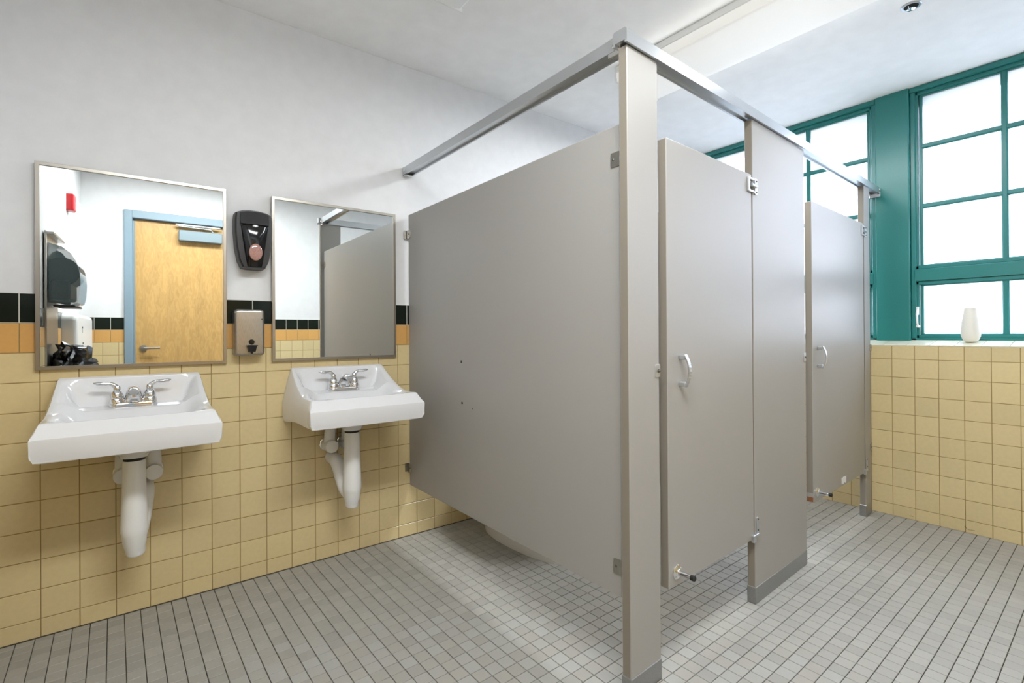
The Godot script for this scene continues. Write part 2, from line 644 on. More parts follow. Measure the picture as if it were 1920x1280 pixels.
# a window in the opening z0..z1, from the sill to the ceiling; glazing behind the piers' face
func window(n: int, z0: float, z1: float) -> void:
	var o := Node3D.new()
	o.name = "window_%d" % n
	add_child(o)
	meta(o, ["teal framed window with frosted panes behind the toilet stalls", "teal framed window with frosted panes above the tiled sill, right of the teal pier"][n - 1], "", "", "structure")
	var y0 := 1.052
	var y1 := CEIL
	var xg := 4.112                 # glass
	var xf_ := 4.085                # frame middle
	var tr0 := 1.415
	var tr1 := 1.489
	# outer frame in two steps
	var F := []
	for s in [[z0, z0 + 0.026], [z1 - 0.026, z1]]:
		box(F, Vector3(4.105, (y0 + y1) / 2, (s[0] + s[1]) / 2), Vector3(0.07, y1 - y0, s[1] - s[0]), 0.004)
	box(F, Vector3(4.095, y1 - 0.016, (z0 + z1) / 2), Vector3(0.075, 0.032, z1 - z0), 0.005)
	box(F, Vector3(4.105, y0 + 0.009, (z0 + z1) / 2), Vector3(0.07, 0.018, z1 - z0), 0.003)
	box(F, Vector3(4.092, (tr0 + tr1) / 2, (z0 + z1) / 2), Vector3(0.05, tr1 - tr0, z1 - z0 - 0.03), 0.004)
	part("frame", F, "teal_paint", o)
	# upper sash and lower sash
	for sash in [[tr1, y1 - 0.03, "upper_sash"], [y0 + 0.016, tr0, "lower_sash"]]:
		var S := []
		var a: float = sash[0]
		var b: float = sash[1]
		for st in [[0.022, 0.022, 0.0], [0.040, 0.014, 0.014]]:
			var wv: float = 0.016
			for zz in [z0 + st[0] + wv / 2, z1 - st[0] - wv / 2]:
				box(S, Vector3(4.1 + st[2], (a + b) / 2, zz), Vector3(0.04, b - a, wv), 0.003)
			for yy in [a + st[1] / 2 + st[2], b - st[1] / 2 - st[2]]:
				box(S, Vector3(4.1 + st[2], yy, (z0 + z1) / 2), Vector3(0.04, st[1], z1 - z0 - 2 * st[0]), 0.003)
		part(sash[2], S, "teal_paint", o)
	# glazing: three columns, three rows above and one below
	var g0 := z0 + 0.052
	var g1 := z1 - 0.052
	var cw := (g1 - g0) / 3.0
	var ys := [1.508, 1.874, 2.238, 2.565]
	var mw := 0.028
	for c in [1, 2]:
		for seg in [[1.075, 1.405], [1.505, 2.57]]:
			var B := []
			box(B, Vector3(4.108, (seg[0] + seg[1]) / 2, g0 + cw * c), Vector3(0.03, seg[1] - seg[0], mw), 0.006)
			part("muntin", B, "teal_paint", o)
	for r in [1, 2]:
		var B := []
		box(B, Vector3(4.109, ys[r], (g0 + g1) / 2), Vector3(0.028, mw, g1 - g0 + 0.01), 0.006)
		part("muntin", B, "teal_paint", o)
	for c in 3:
		for r in 4:
			var lo: float = ys[r] if r < 3 else 1.075
			var hi: float = ys[r + 1] if r < 3 else 1.405
			var G := []
			box(G, Vector3(xg, (lo + hi) / 2, g0 + cw * (c + 0.5)), Vector3(0.004, hi - lo, cw), 0.0003)
			part("pane", G, "frosted_glass", o)
	# sash fastener on the lower sash's left side
	var Lh := []
	box(Lh, Vector3(4.075, 1.235, z0 + 0.03), Vector3(0.008, 0.05, 0.014), 0.002)
	tube(Lh, smooth_path([Vector3(4.072, 1.245, z0 + 0.03), Vector3(4.055, 1.215, z0 + 0.031), Vector3(4.053, 1.165, z0 + 0.033), Vector3(4.058, 1.135, z0 + 0.036)], 4), lerp_list([0.005, 0.006, 0.005, 0.005], 4), 8)
	box(Lh, Vector3(4.066, 1.14, z0 + 0.034), Vector3(0.02, 0.014, 0.018), 0.003)
	part("fastener", Lh, "white_plastic", o).set_meta("label", "pale lever fastener")

func build_wall_south() -> void:
	var T := []
	# wall round the door opening
	extrude(T, PackedVector2Array([Vector2(-0.48, 0), Vector2(0.27, 0), Vector2(0.27, 2.19), Vector2(1.25, 2.19), Vector2(1.25, 0), Vector2(4.26, 0), Vector2(4.26, CEIL), Vector2(-0.48, CEIL)]), ZS, ZS + 0.16)
	var w := structure("wall_south", T, "white_paint", "white wall with the entrance door and a tiled dado, seen in the mirrors")
	var xf := Transform3D(Basis(Vector3.UP, PI), Vector3(0, 0, ZS))   # u runs along -x
	tile_wall(w, xf, -XE, 0.1, H0 + 11 * P, -1.609, true,
		func(u, r): return r >= 8 and ((u > -0.25) or (u < -1.4 and u > -2.05)),
		[-1.306, -0.224])
	# door
	var d := Node3D.new()
	d.name = "door_1"
	add_child(d)
	meta(d, "maple veneer door in a blue grey steel frame, seen in the left mirror", "", "", "structure")
	var F := []
	for x in [0.254, 1.276]:
		box(F, Vector3(x, 1.113, ZS + 0.05), Vector3(0.06, 2.226, 0.15), 0.004)
	box(F, Vector3(0.765, 2.192, ZS + 0.05), Vector3(0.97, 0.068, 0.15), 0.004)
	for x in [0.292, 1.238]:
		box(F, Vector3(x, 1.08, ZS + 0.045), Vector3(0.018, 2.16, 0.05), 0.003)
	part("door_frame", F, "blue_grey_paint", d)
	var L := []
	box(L, Vector3(0.765, 1.078, ZS + 0.045), Vector3(0.93, 2.15, 0.044), 0.002)
	part("door_leaf", L, "maple", d)
	var C := []
	box(C, Vector3(0.80, 2.04, ZS - 0.012), Vector3(0.35, 0.098, 0.07), 0.006)
	var cl := part("door_closer", C, "closer_paint", d)
	var A := []
	tube(A, [Vector3(0.9, 2.095, ZS - 0.01), Vector3(0.88, 2.118, ZS - 0.02), Vector3(0.62, 2.125, ZS - 0.03)], [0.008, 0.008, 0.007], 8)
	box(A, Vector3(0.78, 2.138, ZS - 0.025), Vector3(0.36, 0.016, 0.02), 0.003)
	part("closer_arm", A, "aluminium", cl)
	var K := []
	lathe(K, [Vector2(0.03, 0), Vector2(0.03, 0.008), Vector2(0.011, 0.01), Vector2(0.011, 0.05)], Transform3D(Basis(Vector3.RIGHT, -PI / 2), Vector3(0.36, 1.0, ZS + 0.023)), 16)
	tube(K, [Vector3(0.36, 1.0, ZS - 0.025), Vector3(0.48, 1.0, ZS - 0.028)], [0.01, 0.009], 10)
	part("lever_handle", K, "stainless", d)

func west_x(z: float) -> float:
	return -0.197 + 0.0433 * z

func west_xf() -> Transform3D:
	# u runs along -z of the room, face towards +x
	var a := atan(0.0433)
	return Transform3D(Basis(Vector3.UP, PI / 2 + a), Vector3(-0.197, 0, 0))

func build_wall_west() -> void:
	var xf := west_xf()
	var T := []
	box(T, Vector3(-1.5, CEIL / 2, -0.08), Vector3(3.6, CEIL, 0.16), 0.001)
	var w := structure("wall_west", T, "white_paint", "white wall with the towel unit, seen in the left mirror")
	w.transform = xf
	tile_wall(w, Transform3D.IDENTITY, -3.06, 0.02, H0 + 11 * P, 0.03, true,
		func(u, r): return r >= 8 and u < -1.75 and u > -2.1)

# ================================================================ toilet partitions
var front := Transform3D.IDENTITY

func build_partitions() -> void:
	front = Transform3D(Basis(Vector3.UP, atan(0.043)), Vector3(1.46, 0, 1.563))   # x along the stall front, z out of it, front faces at z = 0
	var th := 0.032
	# side panel by the basins, from the wall to the first pilaster
	panel(1.48, 0.03, 1.512, "greige laminate side panel of the first stall, beside the right basin", true)
	panel(2.55, 0.03, 1.468, "greige laminate panel between the two stalls", false)
	# pilasters: from, to, wall brackets
	pilaster(0.0, 0.157, th, "narrow greige pilaster at the corner of the side panel, nearest the camera", false)
	pilaster(0.831, 1.375, th, "wide greige pilaster between the two stall doors", false)
	pilaster(2.303, 2.409, th, "narrow greige pilaster against the tiled window wall", true)
	stall_door(0.206, 0.820, th, "greige stall door nearest the camera, right of the corner pilaster", false)
	stall_door(1.468, 2.283, th, "greige stall door nearest the window, with a chipped bottom corner", true)
	# head rails
	var t := thing("headrail", "aluminium head rail over the stall doors, ending at the teal pier", "rail")
	t.transform = front
	var R := []
	rail_profile(R, -0.014, 2.603, Transform3D(Basis.IDENTITY, Vector3(0, 1.988, -0.016)))
	part("rail", R, "aluminium", t)
	var E := []
	box(E, Vector3(2.596, 1.995, -0.016), Vector3(0.016, 0.056, 0.06), 0.003)
	box(E, Vector3(2.575, 1.982, -0.016), Vector3(0.05, 0.006, 0.05), 0.002)
	lathe(E, [Vector2(0.006, 0), Vector2(0.006, 0.006), Vector2(0.002, 0.009)], Transform3D(Basis(Vector3.RIGHT, PI / 2), Vector3(2.585, 2.006, 0.01)), 8)
	part("wall_bracket", E, "chrome", t)
	var s := thing("headrail", "aluminium head rail over the side panel, running from the wall to the corner pilaster", "rail")
	var R2 := []
	rail_profile(R2, -1.516, -0.008, Transform3D(Basis(Vector3.UP, PI / 2), Vector3(1.484, 1.988, 0)))
	part("rail", R2, "aluminium", s)
	var B := []
	box(B, Vector3(1.484, 2.008, 0.011), Vector3(0.052, 0.05, 0.006), 0.002)
	box(B, Vector3(1.484, 1.984, 0.026), Vector3(0.046, 0.005, 0.036), 0.002)
	lathe(B, [Vector2(0.007, 0), Vector2(0.007, 0.006), Vector2(0.002, 0.009)], Transform3D(Basis(Vector3.FORWARD, -PI / 2), Vector3(1.464, 2.01, 0.024)), 8)
	part("wall_bracket", B, "chrome", s)
	var K := []
	box(K, Vector3(1.462, 2.003, 1.512), Vector3(0.005, 0.06, 0.05), 0.002)
	box(K, Vector3(1.484, 1.984, 1.515), Vector3(0.046, 0.004, 0.04), 0.001)
	lathe(K, [Vector2(0.006, 0), Vector2(0.006, 0.004), Vector2(0.002, 0.006)], Transform3D(Basis(Vector3.FORWARD, -PI / 2), Vector3(1.46, 2.003, 1.512)), 8)
	part("corner_bracket", K, "chrome", s)

# an inverted channel along x with a rolled lower lip
func rail_profile(T: Array, x0: float, x1: float, xf: Transform3D) -> void:
	var w := 0.026   # half depth
	var poly := PackedVector2Array([Vector2(-w, 0), Vector2(-w + 0.008, 0), Vector2(-w + 0.008, 0.008), Vector2(w - 0.008, 0.008), Vector2(w - 0.008, 0), Vector2(w, 0), Vector2(w, 0.039), Vector2(w - 0.006, 0.045), Vector2(-w + 0.006, 0.045), Vector2(-w, 0.039)])
	extrude(T, poly, x0, x1, xf * Transform3D(Basis(Vector3.UP, PI / 2), Vector3.ZERO))

func clip(T: Array, xf: Transform3D, h := 0.045, w := 0.03) -> void:
	# a stirrup tab in xy with a screw
	plate(T, w, h, 0.006, 0.004, 0.0015, xf, 3)

func screw(T: Array, xf: Transform3D, r := 0.0045) -> void:
	lathe(T, [Vector2(r, 0), Vector2(r, 0.0015), Vector2(r * 0.6, 0.003), Vector2(0.0, 0.0033)], xf * Transform3D(Basis(Vector3.RIGHT, PI / 2), Vector3.ZERO), 10)

func panel(x: float, z0: float, z1: float, label: String, dressed: bool) -> void:
	var t := thing("stall_panel", label, "partition")
	var T := []
	box(T, Vector3(x + 0.0125, (0.287 + 1.767) / 2, (z0 + z1) / 2), Vector3(0.025, 1.48, z1 - z0), 0.0016)
	part("panel", T, "laminate", t)
	var face := Basis(Vector3.UP, -PI / 2)   # plates lie on the face towards -x
	for y in [1.660, 0.381]:
		for e in [[z1 - 0.010, 0.044], [z0 + 0.006, 0.034]]:
			var C := []
			var at_wall: bool = e[0] < 0.5
			plate(C, e[1], 0.046, 0.006, 0.0035, 0.0012, Transform3D(face, Vector3(x, y, e[0])), 3)
			if at_wall:
				box(C, Vector3(x + 0.004, y, 0.0115), Vector3(0.046, 0.046, 0.004), 0.001)
			else:
				box(C, Vector3(x + 0.0125, y, z1 + 0.008), Vector3(0.028, 0.046, 0.004), 0.001)
			var b := part("wall_bracket" if at_wall else "bracket", C, "stainless", t)
			var S := []
			screw(S, Transform3D(face, Vector3(x - 0.0035, y, e[0] + (0.006 if at_wall else -0.01))))
			part("screw", S, "screw", b)
	if dressed:
		for q in [[0.985, 0.572, 0.006], [0.795, 0.577, 0.0055], [0.778, 0.665, 0.0022]]:
			var S := []
			lathe(S, [Vector2(q[2], 0), Vector2(q[2], 0.0012), Vector2(q[2] * 0.55, 0.0014)], Transform3D(face * Basis(Vector3.RIGHT, PI / 2), Vector3(x, q[0], q[1])), 12)
			var hole := part("screw_hole", S, "dark_gap", t)
			if q[2] > 0.004:
				var N := []
				lathe(N, [Vector2(q[2] * 0.5, 0), Vector2(q[2] * 0.4, 0.0022)], Transform3D(face * Basis(Vector3.RIGHT, PI / 2), Vector3(x, q[0], q[1])), 10)
				part("screw", N, "screw", hole)

func pilaster(u0: float, u1: float, th: float, label: String, at_wall: bool) -> void:
	var t := thing("pilaster", label, "partition")
	t.transform = front
	var T := []
	box(T, Vector3((u0 + u1) / 2, 1.01475, -th / 2), Vector3(u1 - u0, 1.9455, th), 0.0015)
	part("panel", T, "laminate", t)
	var S := []
	box(S, Vector3((u0 + u1) / 2, 0.035, -th / 2), Vector3(u1 - u0 + 0.004, 0.068, th + 0.004), 0.002)
	part("shoe", S, "shoe_steel", t).set_meta("label", "stainless steel floor shoe")
	# edge strips left and right, a little darker than the faces
	for u in [u0, u1]:
		var E := []
		box(E, Vector3(u, 1.028, -th / 2), Vector3(0.0016, 1.915, th - 0.005), 0.0004)
		part("edge_strip", E, "laminate_edge", t)
	if at_wall:
		for y in [1.012, 0.405]:
			var C := []
			plate(C, 0.03, 0.04, 0.006, 0.004, 0.0012, Transform3D(Basis.IDENTITY, Vector3(u1 - 0.004, y, 0)), 3)
			box(C, Vector3(u1 + 0.022, y, -0.006), Vector3(0.03, 0.04, 0.005), 0.001)
			var b := part("wall_bracket", C, "stainless", t)
			var W := []
			screw(W, Transform3D(Basis.IDENTITY, Vector3(u1 - 0.006, y, 0.004)))
			part("screw", W, "screw", b)
	else:
		# latch keeper at the side where the door closes
		var y := 0.992
		var C := []
		plate(C, 0.024, 0.042, 0.006, 0.003, 0.001, Transform3D(Basis.IDENTITY, Vector3(u1 - 0.011, y, 0)), 4)
		box(C, Vector3(u1 + 0.002, y, -0.012), Vector3(0.003, 0.042, 0.03), 0.001)
		box(C, Vector3(u1 + 0.012, y, -0.03), Vector3(0.022, 0.042, 0.004), 0.001)
		var k := part("latch_keeper", C, "aluminium", t)
		var W := []
		lathe(W, [Vector2(0.0055, 0), Vector2(0.0055, 0.005), Vector2(0.003, 0.007)], Transform3D(Basis(Vector3.RIGHT, PI / 2), Vector3(u1 - 0.008, y, 0.003)), 10)
		part("screw", W, "screw", k)

func stall_door(u0: float, u1: float, th: float, label: String, chipped: bool) -> void:
	var t := thing("stall_door", label, "door")
	t.transform = front
	var y0 := 0.287 - 0.016
	var y1 := 1.757
	var T := []
	if chipped:
		var poly := PackedVector2Array([Vector2(u0, y0 + 0.028), Vector2(u0 + 0.004, y0 + 0.022), Vector2(u0 + 0.003, y0 + 0.012), Vector2(u0 + 0.005, y0), Vector2(u1, y0), Vector2(u1, y1), Vector2(u0, y1)])
		extrude(T, poly, -th, 0.0, Transform3D.IDENTITY)
	else:
		box(T, Vector3((u0 + u1) / 2, (y0 + y1) / 2, -th / 2), Vector3(u1 - u0, y1 - y0, th), 0.0015)
	part("panel", T, "laminate", t)
	var E := []
	box(E, Vector3(u0, (y0 + y1) / 2 + (0.022 if chipped else 0.0), -th / 2), Vector3(0.0016, y1 - y0 - (0.05 if chipped else 0.006), th - 0.005), 0.0004)
	part("edge_strip", E, "laminate_edge", t)
	if chipped:
		var Q := []
		extrude(Q, PackedVector2Array([Vector2(u0 + 0.0005, y0 + 0.026), Vector2(u0 + 0.0005, y0 + 0.004), Vector2(u0 + 0.02, y0 + 0.003), Vector2(u0 + 0.02, y0 + 0.02)]), -th + 0.003, -0.003, Transform3D.IDENTITY)
		part("bare_core", Q, "particle_board", t).set_meta("label", "chipped corner showing orange particle board")
		var Sx := []
		var n := 9
		var poly2 := PackedVector2Array()
		for i in n:
			poly2.append(Vector2(u0 + 0.405 + 0.075 * i / (n - 1), y0 + 0.044 + 0.0045 * sin(i * 2.6)))
		for i in n:
			var k := n - 1 - i
			poly2.append(Vector2(u0 + 0.405 + 0.075 * k / (n - 1), y0 + 0.011 + 0.005 * sin(k * 1.7)))
		extrude(Sx, poly2, 0.0, 0.0006, Transform3D.IDENTITY)
		part("sticker_remnant", Sx, "paper", t).set_meta("label", "torn white sticker remnant")
	# pull handle near the closing edge
	var uh := u0 + 0.072
	var yh := 0.986
	var Hn := []
	for s in [-1, 1]:
		box(Hn, Vector3(uh, yh + s * 0.045, 0.012), Vector3(0.017, 0.016, 0.024), 0.003)
	var arc := []
	var rad := []
	for i in 11:
		var a: float = lerp(-1.0, 1.0, i / 10.0)
		arc.append(Vector3(uh, yh + a * 0.053, 0.022 + 0.016 * (1.0 - a * a)))
	for i in 10:
		var p: Vector3 = arc[i]
		var q: Vector3 = arc[i + 1]
		var mid := (p + q) / 2
		var ang := atan2(q.z - p.z, q.y - p.y)
		box(Hn, Vector3.ZERO, Vector3(0.016, (q - p).length() + 0.002, 0.006), 0.0015, Transform3D(Basis(Vector3.RIGHT, ang), mid))
	part("pull_handle", Hn, "aluminium", t)
	# bumper: round plate, stem and rubber tip
	var ub := u0 + 0.045
	var yb := y0 + 0.045
	var Bm := []
	var out := Basis(Vector3.RIGHT, PI / 2)
	lathe(Bm, [Vector2(0.024, 0), Vector2(0.024, 0.003), Vector2(0.021, 0.006), Vector2(0.012, 0.008), Vector2(0.0095, 0.011), Vector2(0.0085, 0.052)], Transform3D(out, Vector3(ub, yb, 0)), 20)
	for s in [-1, 1]:
		screw(Bm, Transform3D(Basis.IDENTITY, Vector3(ub + s * 0.012, yb + s * 0.012, 0.006)), 0.004)
	var bp := part("bumper", Bm, "chrome", t)
	var Rb := []
	lathe(Rb, [Vector2(0.0088, 0), Vector2(0.0092, 0.012), Vector2(0.007, 0.015)], Transform3D(out, Vector3(ub, yb, 0.052)), 16)
	part("rubber_tip", Rb, "black_rubber", bp)
	# hinges at the other edge
	var top := []
	hinge_top(top, u1, 1.712)
	var ht := part("hinge", top, "aluminium", t)
	var hs := []
	for dy in [-0.022, 0.022]:
		screw(hs, Transform3D(Basis.IDENTITY, Vector3(u1 + 0.036, 1.712 + dy, 0.005)), 0.004)
	part("screw", hs, "screw", ht)
	var low := []
	plate(low, 0.018, 0.064, 0.004, 0.005, 0.0015, Transform3D(Basis.IDENTITY, Vector3(u1 + 0.026, 0.322, 0)), 3)
	box(low, Vector3(u1 + 0.004, 0.285, 0.004), Vector3(0.05, 0.012, 0.012), 0.002)
	box(low, Vector3(u1 - 0.008, 0.275, 0.004), Vector3(0.02, 0.03, 0.012), 0.002)
	box(low, Vector3(u1 + 0.004, 0.268, -th / 2), Vector3(0.045, 0.006, th), 0.001)
	var hl := part("hinge", low, "aluminium", t)
	var hs2 := []
	for dy in [-0.02, 0.024]:
		screw(hs2, Transform3D(Basis.IDENTITY, Vector3(u1 + 0.028, 0.322 + dy, 0.005)), 0.004)
	part("screw", hs2, "screw", hl)

func hinge_top(T: Array, u: float, y: float) -> void:
	plate(T, 0.022, 0.066, 0.004, 0.005, 0.0015, Transform3D(Basis.IDENTITY, Vector3(u + 0.034, y, 0)), 3)
	# open bracket on the door
	box(T, Vector3(u - 0.012, y + 0.025, 0.004), Vector3(0.05, 0.009, 0.008), 0.0015)
	box(T, Vector3(u - 0.012, y - 0.025, 0.004), Vector3(0.05, 0.009, 0.008), 0.0015)
	box(T, Vector3(u - 0.034, y, 0.004), Vector3(0.009, 0.058, 0.008), 0.0015)
	tube(T, [Vector3(u - 0.018, y, 0.006), Vector3(u + 0.03, y, 0.006)], [0.0085, 0.0085], 12)

# ================================================================ basins
func build_basins() -> void:
	basin(0.276, [-0.034, 0.064], 0.030, "white wall-hung basin with chrome taps under the left mirror")
	basin(1.098, [-0.060, 0.024], -0.030, "white wall-hung basin with chrome taps beside the stall panel")

func ease_in(t: float) -> float:
	t = clampf(t, 0.0, 1.0)
	return t * t * (3.0 - 2.0 * t)

func basin(cx: float, taps: Array, arm: float, label: String) -> void:
	var t := thing("wall_basin", label, "sink", Vector3(cx, 0, 0), 0.0, "wall-hung basins")
	# the body: sections across, from the wall to the front
	var zs := [0.009, 0.016, 0.030, 0.036, 0.041, 0.046, 0.054, 0.064, 0.085, 0.11, 0.135, 0.15, 0.162, 0.178, 0.20, 0.23, 0.265, 0.30, 0.325, 0.345, 0.362, 0.374, 0.384, 0.394, 0.404, 0.412, 0.428, 0.443, 0.448, 0.449, 0.446, 0.440]
	var us := [0.0, 0.18, 0.34, 0.48, 0.60, 0.70, 0.78, 0.84, 0.885, 0.92, 0.95]
	var loops := []
	for z in zs:
		var q: float = clampf((z - 0.022) / 0.27, 0.0, 1.0)
		var yt: float = 0.840 + 0.117 * pow(1.0 - q, 1.55)
		if z < 0.012:
			yt -= 0.004
		var front_y := 1.0
		var face: bool = z > 0.4035 or z in [0.449, 0.446, 0.440]
		var after: bool = loops.size() >= 29
		if face:
			yt = 0.838 - 0.041 * clampf((z - 0.404) / 0.044, 0.0, 1.0)
		if after:
			yt = [0.786, 0.752, 0.729][loops.size() - 29]
		var wt: float = lerpf(0.226, 0.242, pow(q, 0.7))
		var wm: float = lerpf(0.262, 0.257, q)
		if face:
			wt = lerpf(0.242, 0.256, clampf((z - 0.404) / 0.044, 0.0, 1.0))
			wm = 0.257
		if after:
			wt = [0.2565, 0.254, 0.249][loops.size() - 29]
			wm = wt
		var ym: float = min(lerpf(0.80, 0.795, q), yt - 0.002)
		var yb: float = lerpf(0.700, 0.722, clampf(z / 0.2, 0.0, 1.0))
		# depth of the hollow on the middle line
		var yc := yt
		if not face and not after:
			var deck := 0.843
			if z <= 0.031:
				yc = yt
			elif z < 0.07:
				yc = lerpf(yt, deck, ease_in((z - 0.03) / 0.026))
			elif z < 0.15:
				yc = deck - 0.003 * (z - 0.07) / 0.08
			elif z < 0.27:
				yc = lerpf(0.840, 0.735, ease_in((z - 0.148) / 0.09))
			else:
				yc = lerpf(0.735, 0.838, ease_in((z - 0.315) / 0.082))
		var half := []
		var zb: float = min(z, 0.438)   # the underside ends behind the rolled front edge
		half.append(Vector3(0, yb, zb))
		half.append(Vector3(0.154, yb, zb))
		half.append(Vector3(0.235 if z > 0.4 else wm - 0.022, yb, zb))
		half.append(Vector3(0.247 if z > 0.4 else wm - 0.006, yb + 0.004, min(z, 0.440)))
		half.append(Vector3(wm - 0.001, yb + 0.02, z) if yb + 0.02 < ym else Vector3(wm - 0.001, (yb + ym) / 2, z))
		half.append(Vector3(wm, ym, z))
		half.append(Vector3(lerpf(wm, wt, 0.55), lerpf(ym, yt, 0.6), z))
		half.append(Vector3(wt, yt - 0.006, z) if yt - ym > 0.02 else Vector3(wt, lerpf(ym, yt, 0.8), z))
		half.append(Vector3(wt - 0.003, yt - 0.0015, z))
		for k in range(us.size() - 1, -1, -1):
			var u: float = us[k]
			var f := 1.0 - ease_in((u - 0.70) / 0.235)
			if z > 0.15 and not face and not after:
				f = 1.0 - ease_in((u - 0.52) / 0.40)
			half.append(Vector3(u * wt, lerpf(yt, yc, f), z))
		var L := half.duplicate()
		for k in range(half.size() - 2, 0, -1):
			L.append(Vector3(-half[k].x, half[k].y, half[k].z))
		loops.append(L)
	var T := []
	loft(T, loops)
	part("bowl", T, "porcelain", t, 38.0)
	# underside of the bowl down to the waste
	var U := []
	var lp := []
	for e in [[0.150, 0.105, 0.728, 0.02], [0.120, 0.085, 0.712, 0.0], [0.075, 0.062, 0.690, 0.0], [0.047, 0.047, 0.676, 0.0], [0.043, 0.043, 0.664, 0.0]]:
		var L := []
		for i in 28:
			var a := TAU * i / 28
			L.append(Vector3(cos(a) * e[0], e[2], 0.205 + sin(a) * e[1] + e[3]))
		lp.append(L)
	loft(U, lp)
	part("bowl_outlet", U, "porcelain", t)
	var Gk := []
	lathe(Gk, [Vector2(0.033, 0.645), Vector2(0.033, 0.668)], Transform3D(Basis.IDENTITY, Vector3(0, 0, 0.205)), 20)
	part("gasket", Gk, "black_rubber", t)
	# moulded covers over the trap
	var D := []
	tube(D, [Vector3(0, 0.652, 0.205), Vector3(0, 0.645, 0.205), Vector3(0, 0.55, 0.205), Vector3(0, 0.47, 0.204), Vector3(0, 0.405, 0.203), Vector3(0, 0.385, 0.203), Vector3(0, 0.378, 0.202), Vector3(0.001, 0.345, 0.2), Vector3(0.002, 0.318, 0.196), Vector3(0.003, 0.314, 0.195), Vector3(0.003, 0.302, 0.193), Vector3(0.003, 0.297, 0.192)],
		[0.034, 0.0355, 0.037, 0.040, 0.0425, 0.0425, 0.040, 0.037, 0.031, 0.031, 0.030, 0.026], 22)
	part("trap_cover", D, "white_plastic", t)
	var A := []
	tube(A, smooth_path([Vector3(0.006, 0.335, 0.185), Vector3(arm * 0.5, 0.37, 0.155), Vector3(arm * 0.8, 0.42, 0.13), Vector3(arm, 0.46, 0.115), Vector3(arm * 1.15, 0.495, 0.085), Vector3(arm * 1.2, 0.502, 0.05), Vector3(arm * 1.2, 0.503, 0.009)], 4),
		lerp_list([0.026, 0.029, 0.031, 0.031, 0.032, 0.031, 0.031], 4), 18)
	part("waste_arm_cover", A, "white_plastic", t)
	for x in taps:
		var V := []
		lathe(V, [Vector2(0.026, 0.012), Vector2(0.030, 0.02), Vector2(0.031, 0.098), Vector2(0.029, 0.104), Vector2(0.0, 0.105)], Transform3D(Basis(Vector3.RIGHT, PI / 2), Vector3(x, 0.572, 0)), 22)
		tube(V, smooth_path([Vector3(x, 0.58, 0.062), Vector3(x, 0.62, 0.064), Vector3(x * 0.98, 0.66, 0.072), Vector3(x * 0.97, 0.73, 0.08)], 3), lerp_list([0.026, 0.026, 0.025, 0.025], 3), 16)
		part("supply_cover", V, "white_plastic", t)
		var Ec := []
		lathe(Ec, [Vector2(0.034, 0.008), Vector2(0.033, 0.012), Vector2(0.024, 0.016)], Transform3D(Basis(Vector3.RIGHT, PI / 2), Vector3(x, 0.572, 0)), 22)
		part("escutcheon", Ec, "chrome", t)
	faucet(t)

func faucet(t: Node3D) -> void:
	var y := 0.843
	var z := 0.096
	var B := []
	var bp := rrect(0.152, 0.052, 0.024, 6)
	var loops := []
	for e in [[1.0, 0.0], [1.0, 0.010], [0.97, 0.014], [0.9, 0.017]]:
		var L := []
		for p in bp:
			L.append(Vector3(p.x * e[0], y - 0.002 + e[1], z + p.y * e[0]))
		loops.append(L)
	loft(B, loops)
	# spout body: wide foot sweeping up and forward
	var f := part("faucet", B, "chrome", t)
	var S := []
	var secs := []
	# each: y of centre, z, half width, half height, tilt
	for e in [[0.008, 0.004, 0.038, 0.026, 0.0], [0.026, 0.007, 0.031, 0.024, 0.12], [0.044, 0.016, 0.0255, 0.021, 0.35], [0.060, 0.032, 0.0225, 0.018, 0.75], [0.067, 0.054, 0.021, 0.015, 1.15], [0.065, 0.078, 0.0195, 0.013, 1.5], [0.061, 0.098, 0.0185, 0.012, 1.65], [0.059, 0.106, 0.0155, 0.0095, 1.7]]:
		var L := []
		for i in 20:
			var a := TAU * i / 20
			var px: float = cos(a) * e[2]
			var pq: float = sin(a) * e[3]
			# the section lies flat at the foot and stands up along the spout
			L.append(Vector3(px, y + e[0] + pq * sin(e[4]), z - 0.012 + e[1] - pq * cos(e[4]) * (1.0 if e[4] < 1.57 else 1.0)))
		secs.append(L)
	loft(S, secs)
	part("spout", S, "chrome", f)
	var Ar := []
	lathe(Ar, [Vector2(0.0085, 0), Vector2(0.0085, 0.014)], Transform3D(Basis.IDENTITY, Vector3(0, y + 0.040, z + 0.078)), 16)
	part("aerator", Ar, "chrome", f)
	for s in [-1, 1]:
		var Hh := []
		var c := Vector3(s * 0.0508, y + 0.012, z)
		lathe(Hh, [Vector2(0.025, 0), Vector2(0.0245, 0.010), Vector2(0.022, 0.017), Vector2(0.0205, 0.020), Vector2(0.0215, 0.024), Vector2(0.0195, 0.036), Vector2(0.0145, 0.046), Vector2(0.0115, 0.050), Vector2(0.012, 0.053), Vector2(0.0125, 0.060), Vector2(0.009, 0.067), Vector2(0.0, 0.069)], Transform3D(Basis.IDENTITY, c), 22)
		part("handle_hub", Hh, "chrome", f)
		var Lv := []
		var path := smooth_path([c + Vector3(0, 0.060, 0), c + Vector3(s * 0.010, 0.071, 0.001), c + Vector3(s * 0.024, 0.078, 0.002), c + Vector3(s * 0.044, 0.078, 0.003), c + Vector3(s * 0.060, 0.080, 0.003), c + Vector3(s * 0.070, 0.082, 0.003)], 4)
		tube(Lv, path, lerp_list([0.010, 0.0088, 0.0062, 0.0078, 0.0066, 0.0018], 4), 14)
		part("lever", Lv, "chrome", f)

# ================================================================ mirrors
func build_mirrors() -> void:
	mirror(0.2975, "steel framed mirror over the left basin, reflecting the wooden door")
	mirror(1.0985, "steel framed mirror over the right basin, reflecting the stall panel")

